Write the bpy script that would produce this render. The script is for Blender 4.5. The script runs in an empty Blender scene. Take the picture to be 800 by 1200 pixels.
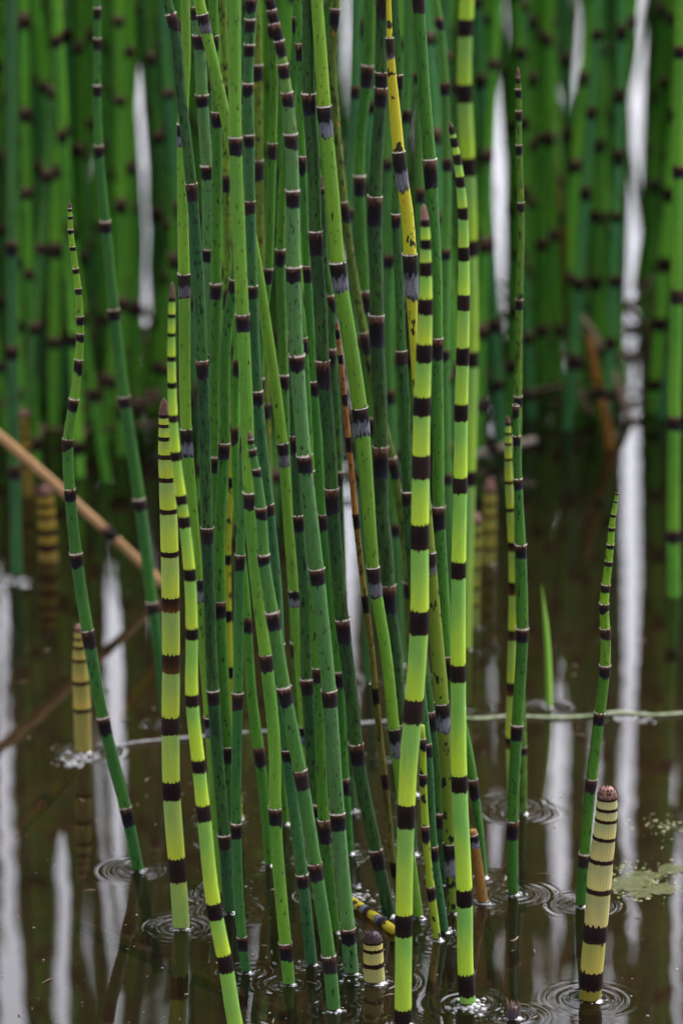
import bpy, math, random
import numpy as np
from mathutils import Vector

random.seed(7)
rng = np.random.default_rng(11)
sc = bpy.context.scene
col = sc.collection

# ------------------------------------------------------------------ camera
FPX = 4500.0                      # focal length in photo pixels (800 x 1200)
PITCH = math.radians(15.6)
CAMH = 0.88
cam = bpy.data.cameras.new('camera')
cam.sensor_fit = 'VERTICAL'
cam.sensor_height = 36.0
cam.lens = FPX / 1200.0 * 36.0
cam.clip_start = 0.05
cam.clip_end = 2000.0
cam.dof.use_dof = True
cam.dof.focus_distance = 2.27
cam.dof.aperture_fstop = 7.2
camo = bpy.data.objects.new('camera', cam)
col.objects.link(camo)
camo.location = (0, 0, CAMH)
camo.rotation_euler = (math.pi / 2 - PITCH, 0, 0)
sc.camera = camo

# ------------------------------------------------------------------ sky, sun, exposure
SUN_EL, SUN_ROT = math.radians(52), math.radians(42)
world = bpy.data.worlds.new('World')
sc.world = world
world.use_nodes = True
wn, wl = world.node_tree.nodes, world.node_tree.links
wn.clear()
wo = wn.new('ShaderNodeOutputWorld')
bg = wn.new('ShaderNodeBackground')
sky = wn.new('ShaderNodeTexSky')
sky.sky_type = 'NISHITA'
sky.sun_disc = False
sky.sun_elevation = SUN_EL
sky.sun_rotation = SUN_ROT
sky.dust_density = 6.0
sky.ozone_density = 2.0
hs = wn.new('ShaderNodeHueSaturation')      # thick cloud: nearly colourless sky
hs.inputs['Saturation'].default_value = 0.13
hs.inputs['Value'].default_value = 1.0
cn = wn.new('ShaderNodeTexNoise')
cn.inputs['Scale'].default_value = 2.2
cn.inputs['Detail'].default_value = 4
cm = wn.new('ShaderNodeMapRange')
cm.inputs['From Min'].default_value = 0.3
cm.inputs['From Max'].default_value = 0.7
cm.inputs['To Min'].default_value = 0.88
cm.inputs['To Max'].default_value = 1.08
mul = wn.new('ShaderNodeMix')
mul.data_type = 'RGBA'
mul.blend_type = 'MULTIPLY'
mul.inputs[0].default_value = 1.0
wl.new(sky.outputs[0], hs.inputs['Color'])
wl.new(cn.outputs[0], cm.inputs['Value'])
wl.new(hs.outputs[0], mul.inputs[6])
wl.new(cm.outputs[0], mul.inputs[7])
cool = wn.new('ShaderNodeMix')              # the faint cold cast of thick cloud
cool.data_type = 'RGBA'
cool.blend_type = 'MULTIPLY'
cool.inputs[0].default_value = 1.0
cool.inputs[7].default_value = (0.965, 0.965, 1.05, 1)
wl.new(mul.outputs[2], cool.inputs[6])
wl.new(cool.outputs[2], bg.inputs['Color'])
bg.inputs['Strength'].default_value = 0.15
wl.new(bg.outputs[0], wo.inputs['Surface'])

sun = bpy.data.lights.new('sun', 'SUN')
sun.energy = 0.6
sun.angle = math.radians(40)
sun.color = (1.0, 0.97, 0.93)
suno = bpy.data.objects.new('sun', sun)
col.objects.link(suno)
sd = Vector((math.sin(SUN_ROT) * math.cos(SUN_EL), math.cos(SUN_ROT) * math.cos(SUN_EL), math.sin(SUN_EL)))
suno.rotation_euler = sd.to_track_quat('Z', 'Y').to_euler()
suno.location = (0, 0, 6)

sc.view_settings.view_transform = 'Standard'
sc.view_settings.look = 'None'
sc.view_settings.exposure = 2.15
sc.view_settings.gamma = 1.0

# ------------------------------------------------------------------ projection helpers
CP, SP = math.cos(PITCH), math.sin(PITCH)
FWD = np.array([0, CP, -SP]); UPV = np.array([0, SP, CP]); RGT = np.array([1.0, 0, 0])
CAM = np.array([0, 0, CAMH])
def ray(x, y):
    return FWD + (x - 400) / FPX * RGT - (y - 600) / FPX * UPV
def on_water(x, y, z=0.0):
    d = ray(x, y)
    return CAM + d * ((z - CAMH) / d[2])
def on_plane(x, y, Y):
    d = ray(x, y)
    return CAM + d * (Y / d[1])
def project(P):
    v = np.asarray(P) - CAM
    dz = v @ FWD
    return 400 + FPX * (v @ RGT) / dz, 600 - FPX * (v @ UPV) / dz
def px_size(P):                    # metres for one photo pixel at P
    return ((np.asarray(P) - CAM) @ FWD) / FPX

# ------------------------------------------------------------------ materials
def new_mat(name):
    m = bpy.data.materials.new(name)
    m.use_nodes = True
    n, l = m.node_tree.nodes, m.node_tree.links
    n.clear()
    out = n.new('ShaderNodeOutputMaterial')
    bs = n.new('ShaderNodeBsdfPrincipled')
    l.new(bs.outputs[0], out.inputs[0])
    return m, n, l, bs, out
def mixrgb(n, l, fac, a, b, mode='MIX'):
    m = n.new('ShaderNodeMix')
    m.data_type = 'RGBA'
    m.blend_type = mode
    for sock, v in ((m.inputs[0], fac), (m.inputs[6], a), (m.inputs[7], b)):
        if hasattr(v, 'is_linked'):
            l.new(v, sock)
        elif isinstance(v, (int, float)):
            sock.default_value = v
        else:
            sock.default_value = (*v, 1)
    return m.outputs[2]
def maprange(n, l, v, a, b, c=0.0, d=1.0):
    m = n.new('ShaderNodeMapRange')
    l.new(v, m.inputs[0])
    for i, q in enumerate((a, b, c, d)):
        m.inputs[i + 1].default_value = q
    return m.outputs[0]
def obj_coords(n, l, sx, sy, sz):
    tc = n.new('ShaderNodeTexCoord')
    oi = n.new('ShaderNodeObjectInfo')
    ad = n.new('ShaderNodeVectorMath'); ad.operation = 'ADD'
    mu = n.new('ShaderNodeMath'); mu.operation = 'MULTIPLY'; mu.inputs[1].default_value = 37.0
    l.new(oi.outputs['Random'], mu.inputs[0])
    l.new(tc.outputs['Object'], ad.inputs[0])
    l.new(mu.outputs[0], ad.inputs[1])
    mp = n.new('ShaderNodeVectorMath'); mp.operation = 'MULTIPLY'
    mp.inputs[1].default_value = (sx, sy, sz)
    l.new(ad.outputs[0], mp.inputs[0])
    return mp.outputs[0]
def noise(n, l, vec, scale, detail=2.0, rough=0.5):
    t = n.new('ShaderNodeTexNoise')
    t.inputs['Scale'].default_value = scale
    t.inputs['Detail'].default_value = detail
    t.inputs['Roughness'].default_value = rough
    l.new(vec, t.inputs['Vector'])
    return t.outputs[0]
def uv_v(n, l):
    u = n.new('ShaderNodeUVMap'); u.uv_map = 'UVMap'
    s = n.new('ShaderNodeSeparateXYZ')
    l.new(u.outputs[0], s.inputs[0])
    return s.outputs[0], s.outputs[1]

ALB = 0.60
def stem_mat(name, upper, lower, fleck=0.0, spots=0.0, bloom=0.15, rough=0.42):
    m, n, l, bs, out = new_mat(name)
    upper = tuple(q * ALB for q in upper); lower = tuple(q * ALB for q in lower)
    u, v = uv_v(n, l)
    grad = maprange(n, l, v, 0.12, 0.8)
    big = noise(n, l, obj_coords(n, l, 1, 1, 0.35), 90, 3)
    gs = n.new('ShaderNodeMath'); gs.operation = 'ADD'
    l.new(grad, gs.inputs[0])
    l.new(maprange(n, l, big, 0.3, 0.7, -0.3, 0.3), gs.inputs[1])
    gs.use_clamp = True
    c = mixrgb(n, l, gs.outputs[0], lower, upper)
    # fine lengthwise ribs and streaks
    st = noise(n, l, obj_coords(n, l, 1, 1, 0.03), 900, 2)
    c = mixrgb(n, l, maprange(n, l, st, 0.35, 0.7, 0.0, 0.14 if fleck == 0 else 0.34), c, tuple(q * 0.55 for q in upper))
    # dull waxy bloom in patches
    bl = noise(n, l, obj_coords(n, l, 1, 1, 0.5), 220, 4, 0.65)
    c = mixrgb(n, l, maprange(n, l, bl, 0.5, 0.8, 0.0, bloom), c, (0.085, 0.12, 0.075))
    if fleck > 0:
        fk = noise(n, l, obj_coords(n, l, 1, 1, 0.33), 620, 2, 0.6)
        c = mixrgb(n, l, maprange(n, l, fk, 0.66 - 0.10 * fleck, 0.71 - 0.08 * fleck, 0, 0.94), c, (0.006, 0.006, 0.004))
        f2 = noise(n, l, obj_coords(n, l, 1, 1, 0.2), 210, 3, 0.6)
        c = mixrgb(n, l, maprange(n, l, f2, 0.66 - 0.12 * fleck, 0.8 - 0.08 * fleck, 0, 0.75 * fleck), c, (0.008, 0.010, 0.004))
    if fleck > 0:
        sc_ = noise(n, l, obj_coords(n, l, 1, 1, 0.4), 130, 3, 0.6)
        c = mixrgb(n, l, maprange(n, l, sc_, 0.68, 0.76, 0, 0.6), c, (0.035, 0.026, 0.008))
        dp = noise(n, l, obj_coords(n, l, 1, 1, 0.12), 60, 3, 0.6)
        c = mixrgb(n, l, maprange(n, l, dp, 0.45, 0.75, 0, 0.55), c, tuple(q * w for q, w in zip(upper, (0.45, 0.5, 0.6))))
    if spots > 0:
        sp = noise(n, l, obj_coords(n, l, 1, 1, 0.55), 190, 2, 0.55)
        c = mixrgb(n, l, maprange(n, l, sp, 0.68 - 0.08 * spots, 0.71 - 0.08 * spots, 0, 0.97), c, (0.014, 0.010, 0.006))
        s3 = noise(n, l, obj_coords(n, l, 1, 1, 0.6), 260, 1)
        c = mixrgb(n, l, maprange(n, l, s3, 0.70, 0.76, 0, 0.8), c, (0.30, 0.12, 0.01))
    oi = n.new('ShaderNodeObjectInfo')
    c = mixrgb(n, l, 1.0, c, oi.outputs['Color'], 'MULTIPLY')
    l.new(c, bs.inputs['Base Color'])
    bs.inputs['Roughness'].default_value = rough
    bs.inputs['Specular IOR Level'].default_value = 0.08
    wv = n.new('ShaderNodeMath'); wv.operation = 'MULTIPLY'; wv.inputs[1].default_value = 2 * math.pi * 22
    sn = n.new('ShaderNodeMath'); sn.operation = 'SINE'
    l.new(u, wv.inputs[0]); l.new(wv.outputs[0], sn.inputs[0])
    b1 = n.new('ShaderNodeBump'); b1.inputs['Strength'].default_value = 0.35; b1.inputs['Distance'].default_value = 0.0002
    l.new(sn.outputs[0], b1.inputs['Height'])
    b2 = n.new('ShaderNodeBump'); b2.inputs['Strength'].default_value = 0.25; b2.inputs['Distance'].default_value = 0.0005
    l.new(bl, b2.inputs['Height']); l.new(b1.outputs[0], b2.inputs['Normal'])
    l.new(b2.outputs[0], bs.inputs['Normal'])
    return m

MAT = {
    'dark':   stem_mat('stem_dark_green', (0.024, 0.072, 0.020), (0.040, 0.105, 0.016), fleck=1.0, bloom=0.12),
    'teal':   stem_mat('stem_blue_green', (0.028, 0.108, 0.034), (0.042, 0.140, 0.028), fleck=0.5, bloom=0.25),
    'mid':    stem_mat('stem_mid_green', (0.054, 0.165, 0.034), (0.080, 0.215, 0.028), fleck=0.4, bloom=0.2),
    'green':  stem_mat('stem_clear_green', (0.052, 0.170, 0.020), (0.080, 0.220, 0.016), fleck=0.65, bloom=0.12),
    'grey':   stem_mat('stem_grey_green', (0.080, 0.200, 0.060), (0.095, 0.235, 0.045), fleck=0.55, bloom=0.55),
    'bright': stem_mat('stem_bright_green', (0.130, 0.300, 0.030), (0.190, 0.370, 0.028), fleck=0.35, bloom=0.1),
    'young':  stem_mat('stem_young_yellow_green', (0.190, 0.395, 0.065), (0.450, 0.600, 0.034), bloom=0.15),
    'shoot':  stem_mat('shoot_cream', (0.330, 0.340, 0.150), (0.560, 0.480, 0.170), bloom=0.15, rough=0.5),
    'lime':   stem_mat('shoot_lime', (0.250, 0.370, 0.085), (0.450, 0.540, 0.035), bloom=0.15, rough=0.5),
    'amber':  stem_mat('shoot_amber', (0.300, 0.250, 0.050), (0.420, 0.310, 0.030), bloom=0.1, rough=0.5),
    'yellow': stem_mat('stem_yellow_spotted', (0.470, 0.400, 0.020), (0.520, 0.480, 0.022), spots=1.0, bloom=0.05),
    'olive':  stem_mat('stem_olive_spotted', (0.110, 0.170, 0.018), (0.150, 0.225, 0.020), fleck=1.0, spots=0.3, bloom=0.1),
    'brown':  stem_mat('stem_brown', (0.230, 0.110, 0.030), (0.290, 0.165, 0.040), fleck=0.9, bloom=0.1),
    'orange': stem_mat('stem_orange_dead', (0.300, 0.130, 0.025), (0.380, 0.160, 0.022), fleck=0.6, bloom=0.3),
    'straw':  stem_mat('stem_dry_straw', (0.440, 0.290, 0.150), (0.500, 0.340, 0.190), fleck=0.2, bloom=0.3, rough=0.7),
    'bleach': stem_mat('stem_bleached', (0.500, 0.430, 0.350), (0.540, 0.480, 0.400), fleck=0.2, bloom=0.4, rough=0.75),
}

def sheath_mat(name, stops, rough=0.6):
    m, n, l, bs, out = new_mat(name)
    u, v = uv_v(n, l)
    nz = noise(n, l, obj_coords(n, l, 1, 1, 0.35), 700, 3, 0.6)
    ad = n.new('ShaderNodeMath'); ad.operation = 'ADD'
    l.new(v, ad.inputs[0])
    l.new(maprange(n, l, nz, 0.3, 0.7, -0.17, 0.17), ad.inputs[1])
    cr = n.new('ShaderNodeValToRGB')
    el = cr.color_ramp.elements
    while len(el) < len(stops):
        el.new(0.5)
    for e, (p, c) in zip(el, stops):
        e.position = p
        e.color = (*[q * 0.34 for q in c], 1)
    l.new(ad.outputs[0], cr.inputs[0])
    st = noise(n, l, obj_coords(n, l, 1, 1, 0.06), 1300, 2)
    c = mixrgb(n, l, maprange(n, l, st, 0.35, 0.72, 0.0, 0.55), cr.outputs[0], (0.002, 0.0016, 0.002))
    oi = n.new('ShaderNodeObjectInfo')
    c = mixrgb(n, l, maprange(n, l, oi.outputs['Random'], 0.55, 1.0, 0.0, 0.45), c, (0.020, 0.012, 0.009))
    g = noise(n, l, obj_coords(n, l, 1, 1, 1), 420, 4, 0.7)
    c = mixrgb(n, l, maprange(n, l, g, 0.58, 0.82, 0.0, 0.35), c, (0.03, 0.028, 0.034))
    l.new(c, bs.inputs['Base Color'])
    bs.inputs['Roughness'].default_value = rough
    bs.inputs['Specular IOR Level'].default_value = 0.05
    bp = n.new('ShaderNodeBump'); bp.inputs['Strength'].default_value = 0.4; bp.inputs['Distance'].default_value = 0.0004
    l.new(st, bp.inputs['Height']); l.new(bp.outputs[0], bs.inputs['Normal'])
    return m
BLK = (0.022, 0.020, 0.030)
SMAT = {
    'mature': sheath_mat('sheath_black_and_brown', [(0.0, (0.05, 0.05, 0.06)), (0.12, BLK), (0.60, (0.022, 0.014, 0.014)), (0.78, (0.12, 0.052, 0.030)), (0.92, (0.28, 0.135, 0.08)), (1.0, (0.42, 0.27, 0.19))]),
    'young':  sheath_mat('sheath_black_brown', [(0.0, (0.045, 0.022, 0.012)), (0.25, (0.020, 0.010, 0.009)), (0.75, (0.022, 0.012, 0.012)), (1.0, (0.055, 0.025, 0.018))]),
    'silver': sheath_mat('sheath_black_and_silver', [(0.0, (0.05, 0.05, 0.06)), (0.10, (0.33, 0.33, 0.38)), (0.36, (0.26, 0.26, 0.31)), (0.48, BLK), (0.80, (0.03, 0.018, 0.016)), (1.0, (0.10, 0.06, 0.045))]),
    'ring':   sheath_mat('sheath_dark_ring', [(0.0, (0.13, 0.06, 0.02)), (0.3, (0.040, 0.016, 0.010)), (0.8, (0.030, 0.014, 0.012)), (1.0, (0.075, 0.035, 0.025))]),
    'weathered': sheath_mat('sheath_weathered_brown', [(0.0, (0.06, 0.045, 0.05)), (0.2, (0.03, 0.02, 0.022)), (0.5, (0.06, 0.03, 0.025)), (0.7, (0.26, 0.12, 0.085)), (1.0, (0.62, 0.40, 0.32))]),
    'rust':   sheath_mat('sheath_rust', [(0.0, (0.20, 0.09, 0.015)), (0.35, (0.10, 0.035, 0.012)), (0.8, (0.035, 0.015, 0.010)), (1.0, (0.05, 0.03, 0.02))]),
}
def plain_mat(name, a, b, scale, rough=0.6, stretch=1.0):
    a = tuple(q * 1.5 for q in a); b = tuple(q * 1.5 for q in b)
    m, n, l, bs, out = new_mat(name)
    nz = noise(n, l, obj_coords(n, l, 1, 1, stretch), scale, 4, 0.6)
    l.new(mixrgb(n, l, maprange(n, l, nz, 0.3, 0.7), a, b), bs.inputs['Base Color'])
    bs.inputs['Roughness'].default_value = rough
    bs.inputs['Specular IOR Level'].default_value = 0.12
    bp = n.new('ShaderNodeBump'); bp.inputs['Strength'].default_value = 0.4; bp.inputs['Distance'].default_value = 0.0006
    l.new(nz, bp.inputs['Height']); l.new(bp.outputs[0], bs.inputs['Normal'])
    return m
M_FRINGE = plain_mat('fringe_papery', (0.11, 0.08, 0.06), (0.46, 0.41, 0.36), 900, 0.8)
M_TIP = plain_mat('tip_brown', (0.02, 0.010, 0.008), (0.07, 0.035, 0.025), 700, 0.6)
M_TIPPINK = plain_mat('tip_rosy', (0.05, 0.022, 0.017), (0.13, 0.065, 0.05), 600, 0.6)
M_TIPBLK = plain_mat('tip_black', (0.006, 0.005, 0.006), (0.03, 0.022, 0.026), 500, 0.45)
M_BLADE = plain_mat('grass_blade', (0.06, 0.135, 0.012), (0.09, 0.17, 0.018), 200, 0.45, 0.2)
M_FLOATLEAF = plain_mat('floating_leaf', (0.03, 0.06, 0.008), (0.17, 0.17, 0.12), 120, 0.4)
M_PALETWIG = plain_mat('wet_pale_twig', (0.06, 0.055, 0.05), (0.14, 0.135, 0.135), 260, 0.35)
M_SPECK = plain_mat('specks', (0.03, 0.025, 0.02), (0.14, 0.13, 0.11), 300, 0.6)
M_ALGAE = plain_mat('algae', (0.03, 0.045, 0.006), (0.12, 0.12, 0.06), 260, 0.3)
def foam_mat():
    m, n, l, bs, out = new_mat('bubbles')
    n.remove(bs)
    lw = n.new('ShaderNodeFresnel'); lw.inputs['IOR'].default_value = 1.45
    gl = n.new('ShaderNodeBsdfGlossy'); gl.inputs['Roughness'].default_value = 0.03
    tr = n.new('ShaderNodeBsdfTransparent'); tr.inputs['Color'].default_value = (0.9, 0.9, 0.88, 1)
    di = n.new('ShaderNodeBsdfDiffuse'); di.inputs['Color'].default_value = (0.30, 0.30, 0.295, 1)
    m0 = n.new('ShaderNodeMixShader'); m0.inputs[0].default_value = 0.5
    l.new(tr.outputs[0], m0.inputs[1]); l.new(di.outputs[0], m0.inputs[2])
    m1 = n.new('ShaderNodeMixShader')
    l.new(lw.outputs[0], m1.inputs[0]); l.new(m0.outputs[0], m1.inputs[1]); l.new(gl.outputs[0], m1.inputs[2])
    l.new(m1.outputs[0], out.inputs[0])
    return m
M_FOAM = foam_mat()
M_SUNK = plain_mat('sunken_wood', (0.09, 0.05, 0.03), (0.16, 0.09, 0.055), 120, 0.7)

# water: Fresnel reflection over murky brown, part clear so the bed shows
def water_mat():
    m, n, l, bs, out = new_mat('pond_water')
    n.remove(bs)
    geo = n.new('ShaderNodeNewGeometry')
    w1 = n.new('ShaderNodeTexNoise'); w1.inputs['Scale'].default_value = 7; w1.inputs['Detail'].default_value = 2
    l.new(geo.outputs['Position'], w1.inputs['Vector'])
    bp = n.new('ShaderNodeBump'); bp.inputs['Strength'].default_value = 0.03; bp.inputs['Distance'].default_value = 0.002
    l.new(w1.outputs[0], bp.inputs['Height'])
    fr = n.new('ShaderNodeFresnel'); fr.inputs['IOR'].default_value = 1.34
    l.new(bp.outputs[0], fr.inputs['Normal'])
    gl = n.new('ShaderNodeBsdfGlossy'); gl.inputs['Roughness'].default_value = 0.02
    gl.inputs['Color'].default_value = (1, 1, 1, 1)
    l.new(bp.outputs[0], gl.inputs['Normal'])
    mk = n.new('ShaderNodeTexNoise'); mk.inputs['Scale'].default_value = 9; mk.inputs['Detail'].default_value = 5
    l.new(geo.outputs['Position'], mk.inputs['Vector'])
    di = n.new('ShaderNodeBsdfDiffuse')
    l.new(mixrgb(n, l, maprange(n, l, mk.outputs[0], 0.3, 0.7), (0.0050, 0.0036, 0.0019), (0.0100, 0.0072, 0.0036)), di.inputs['Color'])
    tr = n.new('ShaderNodeBsdfTransparent'); tr.inputs['Color'].default_value = (0.62, 0.52, 0.36, 1)
    m1 = n.new('ShaderNodeMixShader'); m1.inputs[0].default_value = 0.52
    l.new(di.outputs[0], m1.inputs[1]); l.new(tr.outputs[0], m1.inputs[2])
    m2 = n.new('ShaderNodeMixShader')
    l.new(fr.outputs[0], m2.inputs[0]); l.new(m1.outputs[0], m2.inputs[1]); l.new(gl.outputs[0], m2.inputs[2])
    l.new(m2.outputs[0], out.inputs[0])
    return m
M_WATER = water_mat()
def bed_mat():
    m, n, l, bs, out = new_mat('pond_mud')
    geo = n.new('ShaderNodeNewGeometry')
    a = noise(n, l, geo.outputs['Position'], 14, 6, 0.65)
    b = noise(n, l, geo.outputs['Position'], 90, 4, 0.6)
    c = mixrgb(n, l, maprange(n, l, a, 0.35, 0.68), (0.022, 0.014, 0.007), (0.080, 0.048, 0.021))
    c = mixrgb(n, l, maprange(n, l, b, 0.55, 0.75, 0, 0.6), c, (0.110, 0.074, 0.030))
    l.new(c, bs.inputs['Base Color'])
    bs.inputs['Roughness'].default_value = 0.9
    return m
M_BED = bed_mat()

# ------------------------------------------------------------------ object helpers
def tag(o, label, cat, group=None, kind=None):
    if label: o['label'] = label
    if cat: o['category'] = cat
    if group: o['group'] = group
    if kind: o['kind'] = kind
    return o
def empty(name, loc):
    o = bpy.data.objects.new(name, None)
    o.empty_display_size = 0.01
    o.location = loc
    col.objects.link(o)
    return o
def mesh_obj(name, verts, faces, mat, parent=None, origin=None, uv=None, smooth=True, color=None, parent_loc=None):
    verts = np.asarray(verts, dtype=float)
    if origin is None:
        origin = verts.mean(0)
    me = bpy.data.meshes.new(name)
    me.from_pydata((verts - origin).tolist(), [], faces)
    if uv is not None:
        lay = me.uv_layers.new(name='UVMap')
        lay.data.foreach_set('uv', np.asarray(uv, dtype=np.float32).ravel())
    if smooth:
        me.polygons.foreach_set('use_smooth', np.ones(len(me.polygons), dtype=bool))
    me.materials.append(mat)
    o = bpy.data.objects.new(name, me)
    base = np.zeros(3) if parent_loc is None else np.asarray(parent_loc)
    o.location = (origin - base).tolist()
    if parent is not None:
        o.parent = parent
    if color is not None:
        o.color = (*color, 1)
    col.objects.link(o)
    return o, origin
def frame(t):
    t = t / np.linalg.norm(t)
    r = np.array([0, 1.0, 0]) if abs(t[1]) < 0.9 else np.array([1.0, 0, 0])
    a = r - (r @ t) * t
    a /= np.linalg.norm(a)
    return t, a, np.cross(t, a)
def tube(P, R, N, cap_top=False, cap_bot=False, zoff=None, flat=1.0):
    """rings along P (bottom to top) -> verts, faces, uvs. zoff[k][j]: shift of vertex j of ring k along the axis."""
    P = np.asarray(P, float); K = len(P)
    verts, faces, uvs = [], [], []
    seg = np.r_[0, np.cumsum(np.linalg.norm(np.diff(P, axis=0), axis=1))]
    vv = seg / max(seg[-1], 1e-9)
    for k in range(K):
        t = P[min(k + 1, K - 1)] - P[max(k - 1, 0)]
        t, a, b = frame(t)
        for j in range(N):
            th = 2 * math.pi * j / N
            p = P[k] + R[k] * (math.cos(th) * a + math.sin(th) * b * flat)
            if zoff is not None:
                p = p + t * zoff[k][j]
            verts.append(p)
    for k in range(K - 1):
        for j in range(N):
            j2 = (j + 1) % N
            faces.append((k * N + j, k * N + j2, (k + 1) * N + j2, (k + 1) * N + j))
            uvs += [(j / N, vv[k]), ((j + 1) / N, vv[k]), ((j + 1) / N, vv[k + 1]), (j / N, vv[k + 1])]
    if cap_top:
        faces.append(tuple((K - 1) * N + j for j in range(N)))
        uvs += [(0.5, 1.0)] * N
    if cap_bot:
        faces.append(tuple(j for j in reversed(range(N))))
        uvs += [(0.5, 0.0)] * N
    return np.array(verts), faces, uvs

class Path:
    """dense polyline from the foot (at the water line) to the top, with radii, read by arc length"""
    def __init__(self, P, R):
        self.P = np.asarray(P, float); self.R = np.asarray(R, float)
        self.s = np.r_[0, np.cumsum(np.linalg.norm(np.diff(self.P, axis=0), axis=1))]
        self.L = self.s[-1]
    def at(self, s):
        if s < 0:                               # below the water line: straight on down
            t = self.P[1] - self.P[0]; t = t / np.linalg.norm(t)
            return self.P[0] + t * s
        return np.array([np.interp(s, self.s, self.P[:, i]) for i in range(3)])
    def rad(self, s):
        return float(np.interp(s, self.s, self.R))

def sheath(path, s, h, style, parent, base, N, ragged, fringe, young, fine=False):
    if style in ('ring', 'rust') and h < 0.0048:
        h *= 0.68
    s0, s1 = s - h / 2, s + h / 2
    r = path.rad(s)
    if young:
        ss = [s0, s0 + h * 0.3, s1 - h * 0.3, s1]
        rr = [1.035, 1.06, 1.06, 1.04]
        zo = [[-abs(random.gauss(0, ragged)) * h * 0.6 for _ in range(N)], [0] * N, [0] * N,
              [abs(random.gauss(0, ragged)) * h for _ in range(N)]]
    else:
        h = h * random.uniform(0.88, 1.12); s0, s1 = s - h / 2, s + h / 2
        ss = [s0, s0 + h * 0.25, s1 - h * 0.3, s1 - h * 0.06, s1]
        rr = [1.02, 1.06, 1.09, 1.13, 1.10]
        zo = [[random.uniform(-ragged, ragged) * h * 0.5 for _ in range(N)], [0] * N, [0] * N,
              [random.uniform(-ragged, ragged) * h * 0.25 for _ in range(N)], [random.uniform(-ragged, ragged) * h * 0.3 for _ in range(N)]]
    if fine and not young:
        N = 30
        w0 = random.uniform(0.5, 1.5)
        ph = random.uniform(0, 6.28)
        zo = [[-h * (0.06 + 0.16 * w0 * max(0, math.sin(j * 0.42 + ph)) * random.random() + 0.10 * random.random()) for j in range(N)], [0] * N, [0] * N,
              [random.uniform(-1, 1) * h * 0.03 for _ in range(N)], [random.uniform(-1, 1) * h * 0.04 for _ in range(N)]]
        rr = [1.012, 1.05, 1.08, 1.12, 1.09]
    if young and fine:
        N = 40
        am = min(h * 0.22, 2.2 * r * 0.16)
        zo = [[-abs(random.gauss(0, am * 0.45)) for _ in range(N)], [0] * N, [0] * N,
              [am * (0.15 + (1.1 if j % 3 == 0 else 0.0) * random.random()) for j in range(N)]]
    P = [path.at(q) for q in ss]
    v, f, uv = tube(P, [r * q for q in rr], N, zoff=zo)
    o, org = mesh_obj('sheath', v, f, SMAT[style], parent, uv=uv, parent_loc=base)
    if fringe:
        M = 20
        t, a, b = frame(path.at(s1 + 0.001) - path.at(s1 - 0.001))
        C = path.at(s1)
        fv, ff = [], []
        hh = min(h * 0.16, r * 0.25) * random.uniform(0.6, 1.3)
        for j in range(M):
            if random.random() < 0.12:
                continue
            k = len(fv)
            th0, th1 = 2 * math.pi * (j + 0.02) / M, 2 * math.pi * (j + 0.98) / M
            thm = (th0 + th1) / 2 + random.uniform(-0.12, 0.12)
            up = hh * random.uniform(0.3, 1.15)
            for th, rad, z in ((th0, 1.15, -hh * 0.55), (th1, 1.15, -hh * 0.55), (th1, 1.17, up * 0.2), (thm, random.uniform(1.12, 1.24), up), (th0, 1.17, up * 0.15)):
                fv.append(C + r * rad * (math.cos(th) * a + math.sin(th) * b) + t * z)
            ff.append((k, k + 1, k + 2, k + 3, k + 4))
        if fv:
            mesh_obj('fringe', fv, ff, M_FRINGE, o, parent_loc=org)
    return o

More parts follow.
